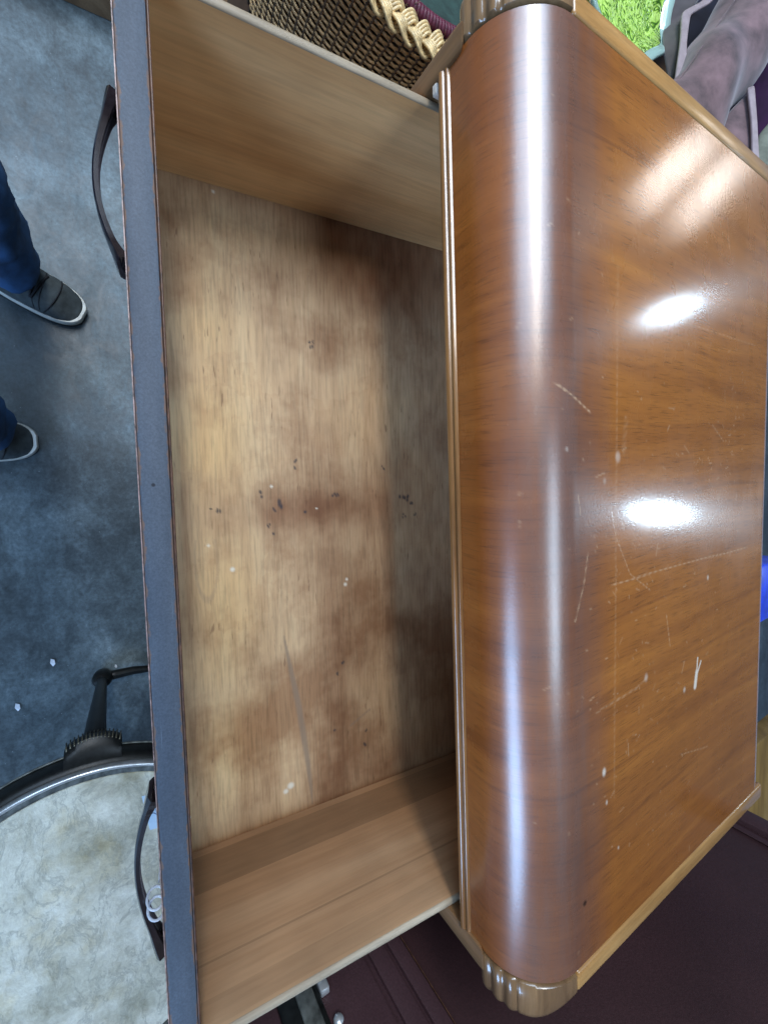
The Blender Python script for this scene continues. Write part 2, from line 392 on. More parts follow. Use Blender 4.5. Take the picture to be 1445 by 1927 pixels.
M['bluebox'] = plain('bright_blue_plastic', (.010, .050, .62), .35, .2, 40)

# ------------------------------------------------------------------ numbers (camera-relative heights + H0)
Z = lambda z: z + H0
YM, ZM, YV, ZV, ZT = .2368, Z(-.2786), .2373, Z(-.2663), Z(-.198)
XTL, XTR, XOL, XOR, YB = -.315, .4069, -.3320, .4258, .6850
RC = .052                                    # radius of the waterfall front
RB = .034                                    # radius of the back edge

def seg_dist(P, pts):
    d = np.full(len(P), 9.)
    for a, b in zip(pts[:-1], pts[1:]):
        a = np.array(a); b = np.array(b); ab = b - a
        t = np.clip(((P - a) @ ab) / (ab @ ab + 1e-12), 0, 1)
        d = np.minimum(d, np.linalg.norm(P - a - t[:, None] * ab, axis=1))
    return d
def smooth01(x): x = np.clip(x, 0, 1); return x * x * (3 - 2 * x)
def set_attr(o, name, arr):
    a = o.data.color_attributes.new(name, 'FLOAT_COLOR', 'POINT')
    a.data.foreach_set('color', np.concatenate([arr, np.ones((len(arr), 1))], 1).astype(np.float32).ravel())

# ------------------------------------------------------------------ ground
fl = mesh('floor', [(-9, -9, 0), (9, -9, 0), (9, 9, 0), (-9, 9, 0)], [[0, 1, 2, 3]], M['floor'], smooth=False); fl['kind'] = 'structure'

wl = box('added_wall', -5.0, 6.0, 5.6, 5.75, 0.0, 2.05, plain('pale_plaster', (.70, .72, .76), .8, .1, 3), None); tag(wl, 'unseen pale low wall added at the back for the chest edge to reflect', 'wall')  # unseen wall, added so the rounded back edge reflects something pale

# ------------------------------------------------------------------ the chest of drawers
chest = thing('chest_of_drawers', 'glossy walnut chest of drawers with rounded waterfall front and its top drawer pulled out', 'chest of drawers', (0.047, .45, 0))
CO = Vector(chest.location)
def rel(o):                                   # built in world coordinates, then moved under its thing
    o.data.transform(Matrix.Translation(-CO)); return o

# waterfall top panel
prof = [(YV, ZV)]
for i in range(1, 6): prof.append((YV, ZV + (ZT - RC - ZV) * i / 5))
for i in range(1, 41):
    a = math.pi / 2 * (1 - i / 40); prof.append((YV + RC - RC * math.sin(a), ZT - RC + RC * math.cos(a)))
ny = 330
for i in range(1, ny + 1): prof.append((YV + RC + (YB - RB - YV - RC) * i / ny, ZT))
for i in range(1, 16):
    a = math.radians(86) * i / 15; prof.append((YB - RB + RB * math.sin(a), ZT - RB + RB * math.cos(a)))
prof.append((YB, ZT - RB - .02))
prof = np.array(prof); arc = np.concatenate([[0], np.cumsum(np.linalg.norm(np.diff(prof, axis=0), axis=1))])
nx = 600; X = np.linspace(XTL, XTR, nx)
V = np.zeros((nx, len(prof), 3)); V[:, :, 0] = X[:, None]; V[:, :, 1:] = prof[None]
uvc = np.stack([np.tile(X[:, None], (1, len(prof))), np.tile(arc[None], (nx, 1))], -1).reshape(-1, 2)
Vf = V.reshape(-1, 3); Fc = grid_faces(nx, len(prof))
# underside sheet joined to the same panel so that it has real thickness
inn = np.array([(YB - .004, ZT - RB - .02), (YB - .02, ZT - .020), (YV + RC, ZT - .019), (YV + .019, ZT - RC), (YV + .018, ZV)])
ring = np.concatenate([prof, inn])
V2 = np.zeros((2, len(inn), 3)); V2[0, :, 0] = XTL; V2[1, :, 0] = XTR; V2[:, :, 1:] = inn[None]
b0 = len(Vf); m = len(prof); ni = len(inn)
extra = [[b0 + i, b0 + ni + i, b0 + ni + i + 1, b0 + i + 1] for i in range(ni - 1)]
top = mesh('waterfall_top', np.concatenate([Vf, V2.reshape(-1, 3)]),
           np.concatenate([Fc, np.array(extra)]), M['veneer'], chest, True)
uvl = top.data.uv_layers.new(name='UVMap')
li = np.zeros(len(top.data.loops), dtype=np.int32); top.data.loops.foreach_get('vertex_index', li)
uva = np.concatenate([uvc, np.zeros((2 * ni, 2))]); uvl.data.foreach_set('uv', uva[li].astype(np.float32).ravel())
rel(top)
# scratches, nicks and paint dabs on the varnish, as (X, Y) of the place
def yarc(y): return np.interp(y, prof[:, 0] + np.arange(len(prof)) * 1e-9, arc)
SEG = [([(-.0641, .2718), (-.0451, .3087)], .0007, .9), ([(.0626, .3057), (.087, .3002), (.1142, .2893)], .0006, .7),
       ([(.0935, .3375), (.0922, .4535), (.0938, .6103)], .0006, .75), ([(.0295, .3373), (.054, .3435), (.0883, .3652), (.1077, .3975)], .0005, .6),
       ([(.1951, .3303), (.1929, .3766), (.1874, .3952)], .0009, .5), ([(.1356, .4273), (.1682, .4351)], .0007, .6),
       ([(-.0415, .3583), (-.0154, .3538)], .0026, .16), ([(-.1606, .3452), (.2798, .3423)], .0011, .22),
       ([(-.1346, .4369), (-.1343, .6174)], .0005, .4), ([(-.0424, .5156), (-.0268, .5411)], .0006, .5), ([(.2866, .4594), (.3003, .5183)], .0006, .5)]
PAINT = [([(.1949, .4923), (.2097, .4906)], .0010), ([(.2097, .4906), (.2241, .4876)], .0026), ([(.2002, .4996), (.2117, .4918)], .0010)]
DAB = [(-.0111, .3461, .005, .35), (.2208, .465, .0035, .5), (.1141, .5117, .003, .6), (.2511, .3274, .0034, .8), (.2797, .3313, .002, .6), (.3297, .3491, .0018, .6),
       (.2183, .4909, .002, .5), (.0077, .3276, .003, .2), (-.0172, .2809, .0022, .3), (.1876, .3925, .004, .35)]
P2 = uvc; mk = np.zeros((len(uva), 3)); n0 = len(P2)
for pts, wd, k in SEG:
    q = [(a, float(yarc(b))) for a, b in pts]; d = seg_dist(P2, q)
    jit = .6 + .4 * np.sin(P2[:, 0] * 900 + P2[:, 1] * 700)
    mk[:n0, 0] = np.maximum(mk[:n0, 0], k * jit * smooth01(1.6 - d / wd))
for pts, wd in PAINT:
    q = [(a, float(yarc(b))) for a, b in pts]; mk[:n0, 2] = np.maximum(mk[:n0, 2], smooth01(1.6 - seg_dist(P2, q) / wd))
for a, b, r, k in DAB:
    d = np.hypot((P2[:, 0] - a) * (.6 + RNG.random() * .3), P2[:, 1] - float(yarc(b)))
    mk[:n0, 2] = np.maximum(mk[:n0, 2], k * smooth01(1.3 - d / (r * .8)))
d = np.hypot(P2[:, 0] - .3537, P2[:, 1] - float(yarc(.3005))); mk[:n0, 1] = smooth01(1.5 - d / .0022)
CL = [(-.01, .56, .09, .05, 60), (.06, .50, .10, .10, 70), (.20, .40, .08, .10, 60), (.05, .36, .06, .05, 40), (.0, .40, .25, .16, 110), (.30, .40, .06, .1, 20)]
for cx, cy, sx, sy, cnt in CL:
    for _ in range(cnt):
        a = cx + RNG.normal() * sx * .6; b = min(max(float(yarc(min(max(cy + RNG.normal() * sy * .6, .25), .64))), .02), .5)
        ang = RNG.normal() * .5 + (math.pi / 2 if RNG.random() < .45 else 0); L = RNG.choice([.0006, .0012, .003, .006], p=[.5, .3, .15, .05])
        dx, dy = L * math.sin(ang), L * math.cos(ang)
        i0 = max(int((a - L - .003 - XTL) / (XTR - XTL) * nx), 0); i1 = min(int((a + L + .003 - XTL) / (XTR - XTL) * nx) + 1, nx)
        if i1 <= i0: continue
        js = np.where(np.abs(arc - b) < L + .003)[0]
        if not len(js): continue
        idx = (np.arange(i0, i1)[:, None] * m + js[None]).ravel()
        dd = seg_dist(P2[idx], [(a - dx, b - dy), (a + dx, b + dy)])
        mk[idx, 0] = np.maximum(mk[idx, 0], RNG.uniform(.1, .55) * smooth01(1.5 - dd / .0006))
set_attr(top, 'marks', mk)

# beaded moulding under the apron
def beadprof():
    p = [(YM + .006, ZM - .0004), (YM + .0008, ZM - .0004), (YM - .0012, ZM + .0004)]
    for c, r, z0 in ((YM - .0010, .0031, ZM + .0042), (YM - .0002, .0017, ZM + .0096)):
        for i in range(9):
            a = -math.pi / 2 + math.pi * i / 8; p.append((c - r * math.cos(a) * .9, z0 + r * math.sin(a)))
    p += [(YM + .0008, ZV), (YM + .006, ZV)]
    return p
rel(prism_x('bead_moulding', beadprof(), -.3122, .4052, M['bead'], chest, True, sharp=60))
# gables (side panels) with the curve hidden under the corner blocks
def gable(x0, x1):
    p = [(.2343, 0.02), (.2343, Z(-.2470))]
    for i in range(11):
        a = math.pi / 2 * (1 - i / 10); p.append((.2400 + RC - .005 - (RC - .005) * math.sin(a), ZT - .006 - RC + RC * math.cos(a)))
    p += [(YB - .03, ZT - .006), (YB - .006, ZT - .03), (YB - .006, 0.02)]
    return rel(prism_x('side_panel', p, x0, x1, M['post'], chest, True, .0035))
gable(XOL, -.3112); gable(.4042, XOR - .0006)
# light edge strips along both ends of the top
def strip(x0, x1):
    bm = bmesh.new(); add_box(bm, x0, x1, YV + RC + .0005, YB - .010, ZT - .0065, ZT + .0006, .0030, 3)
    return rel(bm_obj('edge_strip', bm, M['trim'], chest, True))
strip(XOL - .0012, XTL - .0012); strip(XTR + .0012, XOR + .0010)
# reeded corner blocks
def block(xi, xo):
    pts = []
    for i in range(61):
        a = math.radians(96) * (1 - i / 60)                       # from the front face up over the curve
        rr = RC + .0004
        deg = math.degrees(a)
        if deg > 57:
            ph = (deg - 57) / 39 * 3; rr += .0022 * abs(math.sin(math.pi * ph)) - .0012
        pts.append((YV + RC - rr * math.sin(a), ZT - RC + rr * math.cos(a)))
    n = len(pts); xs = [0, .06, .5, .80, .90, .96, 1.0]; shr = [.0022, 0, 0, 0, .0006, .0014, .0028]
    c = np.array([YV + RC, ZT - RC]); Vv = []
    for f, s in zip(xs, shr):
        for y, z in pts:
            dv = np.array([y, z]) - c; L = np.linalg.norm(dv); q = c + dv * (L - s) / L
            k_ = .61 + .39 * float(smooth01(math.degrees(math.atan2(-dv[0], dv[1])) / 48))
            Vv.append((xi + (xo - xi) * f * k_, q[0], q[1]))
    for f in (1.0, 0.0):                                        # solid core
        for y, z in pts:
            dv = np.array([y, z]) - c; q = c + dv * .45; Vv.append((xi + (xo - xi) * f, q[0], q[1]))
    F = grid_faces(len(xs) + 2, n).tolist()
    F.append([i * n for i in range(len(xs) + 2)]); F.append([i * n + n - 1 for i in range(len(xs) + 2)][::-1])
    F += [[j, j + 1, (len(xs) + 1) * n + j + 1, (len(xs) + 1) * n + j] for j in range(n - 1)]
    return rel(mesh('reeded_corner', Vv, F, M['block'], chest, True, sharp=50))
block(XTR + .0028, .4410); block(XTL - .0028, -.3465)
# pale broken corner of the apron by the left post
bm = bmesh.new(); add_box(bm, -.3110, -.3020, YM - .0025, YM + .008, ZM - .0065, ZM - .0008, .0012, 1)
rel(bm_obj('broken_corner', bm, M['raw'], chest, True))
# inside and lower fronts
rel(box('back_panel', -.3112, .4042, YB - .012, YB - .006, .04, ZT - .03, M['carcass'], chest))
rel(box('dust_panel', -.3110, .4040, .245, YB - .013, Z(-.515), Z(-.505), M['carcass'], chest))
for k in range(3):
    z1 = Z(-.518) - k * .262
    rel(box('lower_drawer', -.3095, .4025, .222, .245, z1 - .25, z1, M['front'], chest, .004))
rel(box('plinth', -.3110, .4040, .25, YB - .02, 0.0, .08, M['carcass'], chest))

# ------------------------------------------------------------------ the open drawer (droops and skews a little on its runners)
drawer = thing('open_drawer', 'empty dresser drawer pulled far out, dark slate front and stained bare wood inside', 'drawer', (0, YM, ZM), (.0661, 0, -.0214))
DO = Vector((0, YM, ZM))
def relD(o): o.data.transform(Matrix.Translation(-DO)); return o
XL, XR, ZF, ZS = -.3036, .3955, Z(-.468), Z(-.2933)
YFI, YFO, ZFT, YE = .0282, .0092, Z(-.2893), .415
# front board, its top edge slightly worn
relD(box('drawer_front', -.352, .452, YFO, YFI - .0016, Z(-.505), ZFT, M['front'], drawer, .0016, 2))
relD(box('inner_lip', -.350, .450, YFI - .0015, YFI, Z(-.50), ZFT - .0004, M['redwood'], drawer, .0005, 1))
relD(box('outer_lip', -.351, .451, YFO - .0008, YFO - .0001, Z(-.50), ZFT - .0009, M['lipw'], drawer))
def side(name, x0, x1, mt):
    r = (x1 - x0) / 2; cx = (x0 + x1) / 2
    pr = [(x0, ZF - .02), (x0, ZS - r * .5)] + [(cx - r * math.cos(math.pi * i / 8), ZS - r * .5 + r * .5 * math.sin(math.pi * i / 8)) for i in range(1, 8)] + [(x1, ZS - r * .5), (x1, ZF - .02)]
    bm = bmesh.new()
    a = [bm.verts.new((x, YFI, z)) for x, z in pr]; b = [bm.verts.new((x, YE, z)) for x, z in pr]; n = len(pr)
    bm.faces.new(a); bm.faces.new(b)
    for i in range(n): bm.faces.new((a[i], b[i], b[(i + 1) % n], a[(i + 1) % n]))
    o = relD(bm_obj(name, bm, mt, drawer, True, sharp=50)); o.data.materials.append(M['edge'])
    for p in o.data.polygons:
        if p.normal.z > .25: p.material_index = 1
    return o
side('drawer_side', XL - .0068, XL, M['side']); side('drawer_side', XR, XR + .0080, M['side2'])
relD(box('drawer_back', XL, XR, YE - .012, YE, ZF + .0005, ZS - .008, M['side'], drawer, .001, 1))
# bottom board as a fine sheet carrying wood stain and painted shade
nx2, ny2 = 470, 262
gx = np.linspace(XL, XR, nx2); gy = np.linspace(YFI, YE - .012, ny2)
GX, GY = np.meshgrid(gx, gy, indexing='ij')
Vt = np.stack([GX, GY, np.full_like(GX, ZF)], -1).reshape(-1, 3)
base = [(XL, YFI, ZF - .006), (XR, YFI, ZF - .006), (XR, YE, ZF - .006), (XL, YE, ZF - .006)]
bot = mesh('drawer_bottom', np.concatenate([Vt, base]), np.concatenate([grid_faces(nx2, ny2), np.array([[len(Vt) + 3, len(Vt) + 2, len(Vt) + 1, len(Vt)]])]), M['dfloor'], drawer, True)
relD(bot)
Pd = np.concatenate([np.stack([GX.ravel(), GY.ravel() - YM], -1), np.full((4, 2), 9.)])
mk = np.zeros((len(Pd), 3)); st = np.zeros((len(Pd), 3))
SPK = [(-.156, -.053, .0028), (-.161, -.055, .0016), (-.16, -.051, .0016), (-.023, -.077, .0022), (-.015, -.077, .0022), (.013, -.117, .0028), (.026, -.093, .0044), (.03, -.162, .0028), (.028, -.169, .0012), (.017, -.031, .0026), (.018, -.027, .0022), (.035, -.067, .0022), (.02, .064, .0036), (.024, .073, .0034), (.031, .079, .0026), (.046, .066, .0022), (.046, .083, .0022), (.223, -.025, .0024), (.237, -.032, .002), (-.016, .036, .002), (.321, .005, .0022), (.338, .003, .0028), (.308, -.038, .002), (.032, -.103, .0022), (.049, -.11, .0022), (.057, -.104, .0022)]
for a, b, r in SPK:
    for _ in range(3):
        ax, ay = a + RNG.normal() * r * .6, b + RNG.normal() * r * .5
        d = np.hypot((Pd[:, 0] - ax) * .75, (Pd[:, 1] - ay) * 1.2); mk[:, 1] = np.maximum(mk[:, 1], .9 * smooth01(1.35 - d / (r * .62)))
for a, b, r in [(-.297, -.153, .0016), (.094, -.15, .0026), (.127, -.019, .0022), (.121, -.017, .0018), (.359, -.095, .004), (.364, -.101, .003), (.066, -.173, .0016), (.005, -.105, .0016), (.032, -.053, .0011)]:
    d = np.hypot(Pd[:, 0] - a, Pd[:, 1] - b); mk[:, 0] = np.maximum(mk[:, 0], .85 * smooth01(1.4 - d / r))
SCF = [(.178, -.097), (.226, -.089), (.266, -.082), (.307, -.077), (.341, -.073), (.391, -.069)]
tt = np.clip((Pd[:, 0] - .178) / .213, 0, 1); wd = .0006 + .0030 * np.sin(np.pi * tt) ** .8
st[:, 2] = .62 * smooth01(1.5 - seg_dist(Pd, SCF) / wd)
st[:, 2] = np.maximum(st[:, 2], .45 * smooth01(1.5 - seg_dist(Pd, [(.308, -.017), (.294, .011)]) / .0012))
st[:, 2] = np.maximum(st[:, 2], .25 * smooth01(1.5 - np.abs(np.hypot((Pd[:, 0] - .082) / .042, (Pd[:, 1] + .176) / .011) - 1) * .011 / .0010) * (Pd[:, 0] > .06))
nz = lambda f, p: .5 + .5 * np.sin(Pd[:, 0] * f + p) * np.cos(Pd[:, 1] * f * 1.7 + p * 2)
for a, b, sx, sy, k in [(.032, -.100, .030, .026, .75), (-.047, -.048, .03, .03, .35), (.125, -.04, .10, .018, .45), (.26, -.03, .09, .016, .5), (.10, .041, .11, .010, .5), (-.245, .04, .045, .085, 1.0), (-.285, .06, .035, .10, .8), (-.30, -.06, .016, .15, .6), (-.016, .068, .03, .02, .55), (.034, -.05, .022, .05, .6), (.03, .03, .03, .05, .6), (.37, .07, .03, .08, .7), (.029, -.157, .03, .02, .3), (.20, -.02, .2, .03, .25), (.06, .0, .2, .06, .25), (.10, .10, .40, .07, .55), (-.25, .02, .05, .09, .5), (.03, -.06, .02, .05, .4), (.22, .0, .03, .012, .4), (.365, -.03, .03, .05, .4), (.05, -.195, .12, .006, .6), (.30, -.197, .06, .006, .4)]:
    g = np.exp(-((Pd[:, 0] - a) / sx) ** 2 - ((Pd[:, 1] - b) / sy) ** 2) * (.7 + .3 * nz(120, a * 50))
    st[:, 0] = 1 - (1 - st[:, 0]) * (1 - k * g)  # wood stain, plus shade by the left side and the chest painted in
for a, b, sx, sy, k in [(-.05, -.164, .07, .035, .8), (.138, -.162, .09, .035, .8), (.287, -.162, .06, .05, .7), (-.165, -.17, .06, .03, .4)]:
    st[:, 1] = np.maximum(st[:, 1], k * np.exp(-((Pd[:, 0] - a) / sx) ** 2 - ((Pd[:, 1] - b) / sy) ** 2))
# grime along the joints, with the right side's shade painted into it
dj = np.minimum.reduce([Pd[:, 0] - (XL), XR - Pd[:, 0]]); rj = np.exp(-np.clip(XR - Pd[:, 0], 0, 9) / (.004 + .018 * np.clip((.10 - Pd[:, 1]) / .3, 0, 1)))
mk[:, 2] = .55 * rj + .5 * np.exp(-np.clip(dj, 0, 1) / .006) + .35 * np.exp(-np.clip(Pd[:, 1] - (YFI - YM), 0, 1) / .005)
set_attr(bot, 'marks', mk); set_attr(bot, 'stains_shade', st)

# bow handles on the front board, each foot ending in a reeded leaf
def handle(xa, xb, zc, bow, flip):
    n = 34; path = []; sc = []
    for i in range(n + 1):
        t = i / n; x = xa + (xb - xa) * t
        u = (t - .5) * 2; y = YFO - .0035 - bow * max(0., .5 + .5 * math.cos(math.pi * u)) ** .46
        path.append((x, y, zc - .006 * (1 - u * u))); sc.append(.80 + .14 * math.cos(u * math.pi) * -1 + .55 * max(0, abs(u) - .74) / .26)
    pr = [(1.05 * a_, 1.15 * b_) for a_, b_ in ((-.0028, -.0070), (-.0034, -.003), (-.0022, 0), (-.0034, .003), (-.0028, .0070), (.0012, .0078), (.0030, .005), (.0030, -.005), (.0012, -.0078))]
    parts = [sweep(path, pr, scale=sc)]
    h = mesh('handle', *parts[0], M['handle'], drawer, True, sharp=45); relD(h)
    for xe, s in ((xa, 1), (xb, -1)):
        ps = []
        for k in range(4):
            xx = xe - s * (.004 - k * .0062); ps.append(sweep([(xx, YFO - .0002, zc - .007), (xx + s * .002, YFO - .0045 + k * .0002, zc), (xx, YFO - .0002, zc + .008)], circ(.0026, 6)))
        lf = mesh('handle_foot', *join(ps), M['handle'], h, True); relD(lf)
    return h
handle(-.276, -.158, Z(-.362), .0155, 1)
h2 = handle(.245, .379, Z(-.362), .0155, 1)

# price tag looped on the second handle
tagt = thing('price_tag', 'pale blue paper price tag hung by white string on the lower drawer handle', 'tag', (.33, -.006, Z(-.392)))
TO = Vector(tagt.location)
def relT(o): o.data.transform(Matrix.Translation(-TO)); return o
lp = []
for k, (dz, dx) in enumerate(((0, 0), (.002, .007))):
    lp.append(sweep([(.326 + dx + .0020 * math.sin(a), .0010 + .0062 * math.cos(a), Z(-.372) + .0090 * math.sin(a) + dz) for a in np.linspace(0, 2 * math.pi, 20, endpoint=False)], circ(.0010, 6), closed=True))
lp.append(sweep([(.330, .004, Z(-.39)), (.318, .007, Z(-.398)), (.300, .008, Z(-.404))], circ(.0008, 5)))
relT(mesh('string', *join(lp), M['string'], tagt, True))
pv = [(.262, -.003, Z(-.408)), (.262, .030, Z(-.402)), (.306, .034, Z(-.418)), (.306, .001, Z(-.424))]
pb = [(x, y + .0002, z - .0006) for x, y, z in pv]
card = relT(mesh('card', pv + pb, [[0, 1, 2, 3], [7, 6, 5, 4], [0, 4, 5, 1], [1, 5, 6, 2], [2, 6, 7, 3], [3, 7, 4, 0]], M['paper'], tagt, False))
ink = []
for k in range(3):
    x0 = .267 + k * .009
    ink.append(sweep([(x0 + .0012 * math.sin(i * 1.9 + k), .002 + i * .0016, Z(-.4075) - (x0 - .262) * .36 + (.002 + i * .0016 + .003) * .17 + .0008) for i in range(15)], circ(.0004, 4)))
relT(mesh('handwriting', *join(ink), M['ink'], card, True))

# ------------------------------------------------------------------ round marble-topped table
TX, TY, TZ = .795, -.097, Z(-.9)
tab = thing('round_table', 'round side table with mottled cream marble top, steel rim and black iron legs', 'table', (TX, TY, 0))
def relR(o): o.data.transform(Matrix.Translation((-TX, -TY, 0))); return o
relR(lathe('marble_top', [(0, TZ - .004), (.1, TZ - .004), (.20, TZ - .004), (0.2780, TZ - .004), (0.2800, TZ - .006), (0.2800, TZ - .02), (0, TZ - .02)], TX, TY, M['marble'], tab, 120))
relR(lathe('inner_band', [(0.2805, TZ - .012), (0.2805, TZ - .0025), (0.2820, TZ - .0015), (0.2915, TZ - .0010), (0.2920, TZ - .012)], TX, TY, M['grime'], tab, 120))
relR(lathe('steel_rim', [(0.2925, TZ - .014)] + [(0.2965 + .0040 * math.cos(a), TZ + .0010 + .0040 * math.sin(a)) for a in np.linspace(math.pi, 0, 9)] + [(0.3005, TZ - .014)], TX, TY, M['steel'], tab, 120))
relR(lathe('outer_hoop', [(0.3010, TZ - .006), (0.3060, TZ - .008), (0.3110, TZ - .014), (0.3125, TZ - .018), (0.3125, TZ - .045), (0.3100, TZ - .052), (0.2830, TZ - .052), (0.2830, TZ - .022)], TX, TY, M['iron'], tab, 120))
relR(lathe('hoop_edge', [(0.3122, TZ - .0440)] + [(0.3138 + .0022 * math.cos(a), TZ - .046 + .0022 * math.sin(a)) for a in np.linspace(math.pi, -math.pi, 9)], TX, TY, M['grime'], tab, 120))
SG = 1.0
def table_leg(ang):
    ca, sa = math.cos(ang), math.sin(ang); at = lambda r, z, s=0: (TX + ca * r - sa * s, TY + sa * r + ca * s, z)
    path = [at(0.3280, TZ - .035), at(0.3330, TZ - .055), at(0.3310, TZ - .10), at(0.3240, TZ - .18), at(0.3110, TZ - .28), at(0.3000, TZ - .38), at(0.2920, .062), at(0.2900, .045)]
    lg = relR(mesh('leg', *sweep(path, circ(.0145, 12, .0175), up=(-sa, ca, 0), scale=[1.2, 1.1, 1.0, .92, .82, .72, .64, .62]), M['iron'], tab, True))
    f = lathe('ball_foot', [(0.001, .070), (.012, .066), (.012, .058), (.020, .052), (.0245, .038), (.022, .018), (.013, .003), (0.001, 0)], *at(0.2870, 0)[:2], M['iron'], lg, 20); relR(f)
    ft = mesh('leg_shadow_bar', *sweep([at(.287, .030, 0), at(.289, .026, -.03 * SG), at(.290, .021, -.07 * SG), at(.286, .016, -.11 * SG), at(.276, .013, -.15 * SG)], circ(.013, 10, .012), up=(0, 0, 1), scale=[1.1, 1.0, .9, .75, .5]), M['iron'], lg, True); relR(ft)  # the leg's shadow on the floor, shaped as a dark tapered bar
    # carved knee: a scalloped block with raised ribs
    n = 14; Vv = []; 
    for i in range(n + 1):
        s = -.044 + .088 * i / n; d = (1 - (s / .050) ** 2) ** .5
        for r, z in ((0.3040, TZ - .010), (0.3140 + .018 * d, TZ - .010), (0.3160 + .032 * d, TZ - .022), (0.3160 + .030 * d, TZ - .045), (0.3080, TZ - .070)): Vv.append(at(r, z, s))
    kb = relR(mesh('carved_knee', Vv, grid_faces(n + 1, 5).tolist() + [[0, 1, 2, 3, 4][::-1], [n * 5 + i for i in range(5)]], M['iron'], lg, True, sharp=50))
    rb = []
    for i in range(15):
        s = -.040 + .080 * i / 14; d = (1 - (s / .050) ** 2) ** .5
        rb.append(sweep([at(0.3145 + .031 * d, TZ - .020, s), at(0.3170 + .032 * d, TZ - .028, s * 1.03), at(0.3175 + .031 * d, TZ - .046, s * 1.06)], circ(.0013, 5)))
    relR(mesh('carved_ribs', *join(rb), M['brass'], lg, True))
for k in range(3): table_leg(math.radians(176) + k * 2 * math.pi / 3)

# ------------------------------------------------------------------ the person standing at the drawer
person = thing('person', 'person in blue jeans and charcoal canvas sneakers standing at the open drawer', 'person', (-.38, -.30, 0))
PO = Vector(person.location)
def relP(o): o.data.transform(Matrix.Translation(-PO)); return o
J = [((-.36, -.33, .98), .15), ((-.47, -.31, .90), .105), ((-.525, -.26, .70), .090), ((-.560, -.215, .50), .078), ((-.548, -.200, .30), .074), ((-.530, -.190, .14), .076), ((-.526, -.182, .060), .080),
     ((-.25, -.32, .90), .105), ((-.20, -.28, .70), .090), ((-.175, -.26, .50), .078), ((-.168, -.26, .30), .074), ((-.165, -.265, .14), .076), ((-.163, -.268, .060), .080)]
E = [(0, 1), (1, 2), (2, 3), (3, 4), (4, 5), (5, 6), (0, 7), (7, 8), (8, 9), (9, 10), (10, 11), (11, 12)]
me = bpy.data.meshes.new('jeans'); me.from_pydata([p for p, _ in J], E, []); me.materials.append(M['denim'])
jeans = bpy.data.objects.new('jeans', me); link(jeans, person); me.transform(Matrix.Translation(-PO))
sk = jeans.modifiers.new('skin', 'SKIN'); sk.use_smooth_shade = True
for i, (_, r) in enumerate(J):
    me.skin_vertices[0].data[i].radius = (r, r)
me.skin_vertices[0].data[0].use_root = True
sb = jeans.modifiers.new('sub', 'SUBSURF'); sb.levels = 3; sb.render_levels = 3
tx = bpy.data.textures.new('folds', 'CLOUDS'); tx.noise_scale = .055
dm = jeans.modifiers.new('folds', 'DISPLACE'); dm.texture = tx; dm.strength = .034; dm.mid_level = .5; dm.texture_coords = 'LOCAL'
UB = [((-.36, -.33, .98), .165), ((-.35, -.34, 1.14), .150), ((-.33, -.34, 1.30), .150), ((-.31, -.33, 1.43), .085), ((-.30, -.31, 1.51), .056), ((-.285, -.27, 1.60), .088), ((-.28, -.26, 1.69), .080),
      ((-.50, -.34, 1.39), .070), ((-.515, -.25, 1.19), .050), ((-.30, -.12, 1.33), .038), ((-.17, -.07, 1.43), .030), ((-.13, -.06, 1.46), .034),
      ((-.13, -.36, 1.39), .070), ((-.02, -.34, 1.17), .050), ((.01, -.20, 1.32), .038), ((.01, -.12, 1.43), .030), ((.01, -.09, 1.47), .034)]
UE = [(0, 1), (1, 2), (2, 3), (3, 4), (4, 5), (5, 6), (3, 7), (7, 8), (8, 9), (9, 10), (10, 11), (3, 12), (12, 13), (13, 14), (14, 15), (15, 16)]
for hb, dx in ((11, 1), (16, -1)):
    bx, by, bz = UB[hb][0]
    for f in range(5):
        b0_ = len(UB); sp_ = (f - 2) * .016
        UB.append(((bx + dx * .030, by + sp_ + .01, bz + .03 - .004 * abs(f - 2)), .0095)); UB.append(((bx + dx * .055, by + sp_ * 1.1 + .02, bz + .035 - .004 * f), .0085)); UB.append(((bx + dx * .070, by + sp_ * 1.1 + .035, bz + .03), .0075))
        UE += [(hb, b0_), (b0_, b0_ + 1), (b0_ + 1, b0_ + 2)]
me = bpy.data.meshes.new('unseen_upper_body'); me.from_pydata([p for p, _ in UB], UE, []); me.materials.append(M['unseen_upper_body']); me.transform(Matrix.Translation(-PO))
jum = bpy.data.objects.new('unseen_upper_body', me); link(jum, person)  # unseen torso, arms and head, added for their shadow on the floor
sk = jum.modifiers.new('skin', 'SKIN'); sk.use_smooth_shade = True
for i, (_, r) in enumerate(UB): me.skin_vertices[0].data[i].radius = (r, r)
me.skin_vertices[0].data[0].use_root = True
sb = jum.modifiers.new('sub', 'SUBSURF'); sb.levels = 2; sb.render_levels = 2
tx2 = bpy.data.textures.new('creases', 'CLOUDS'); tx2.noise_scale = .018
dm2 = jeans.modifiers.new('creases', 'DISPLACE'); dm2.texture = tx2; dm2.strength = .007; dm2.texture_coords = 'LOCAL'
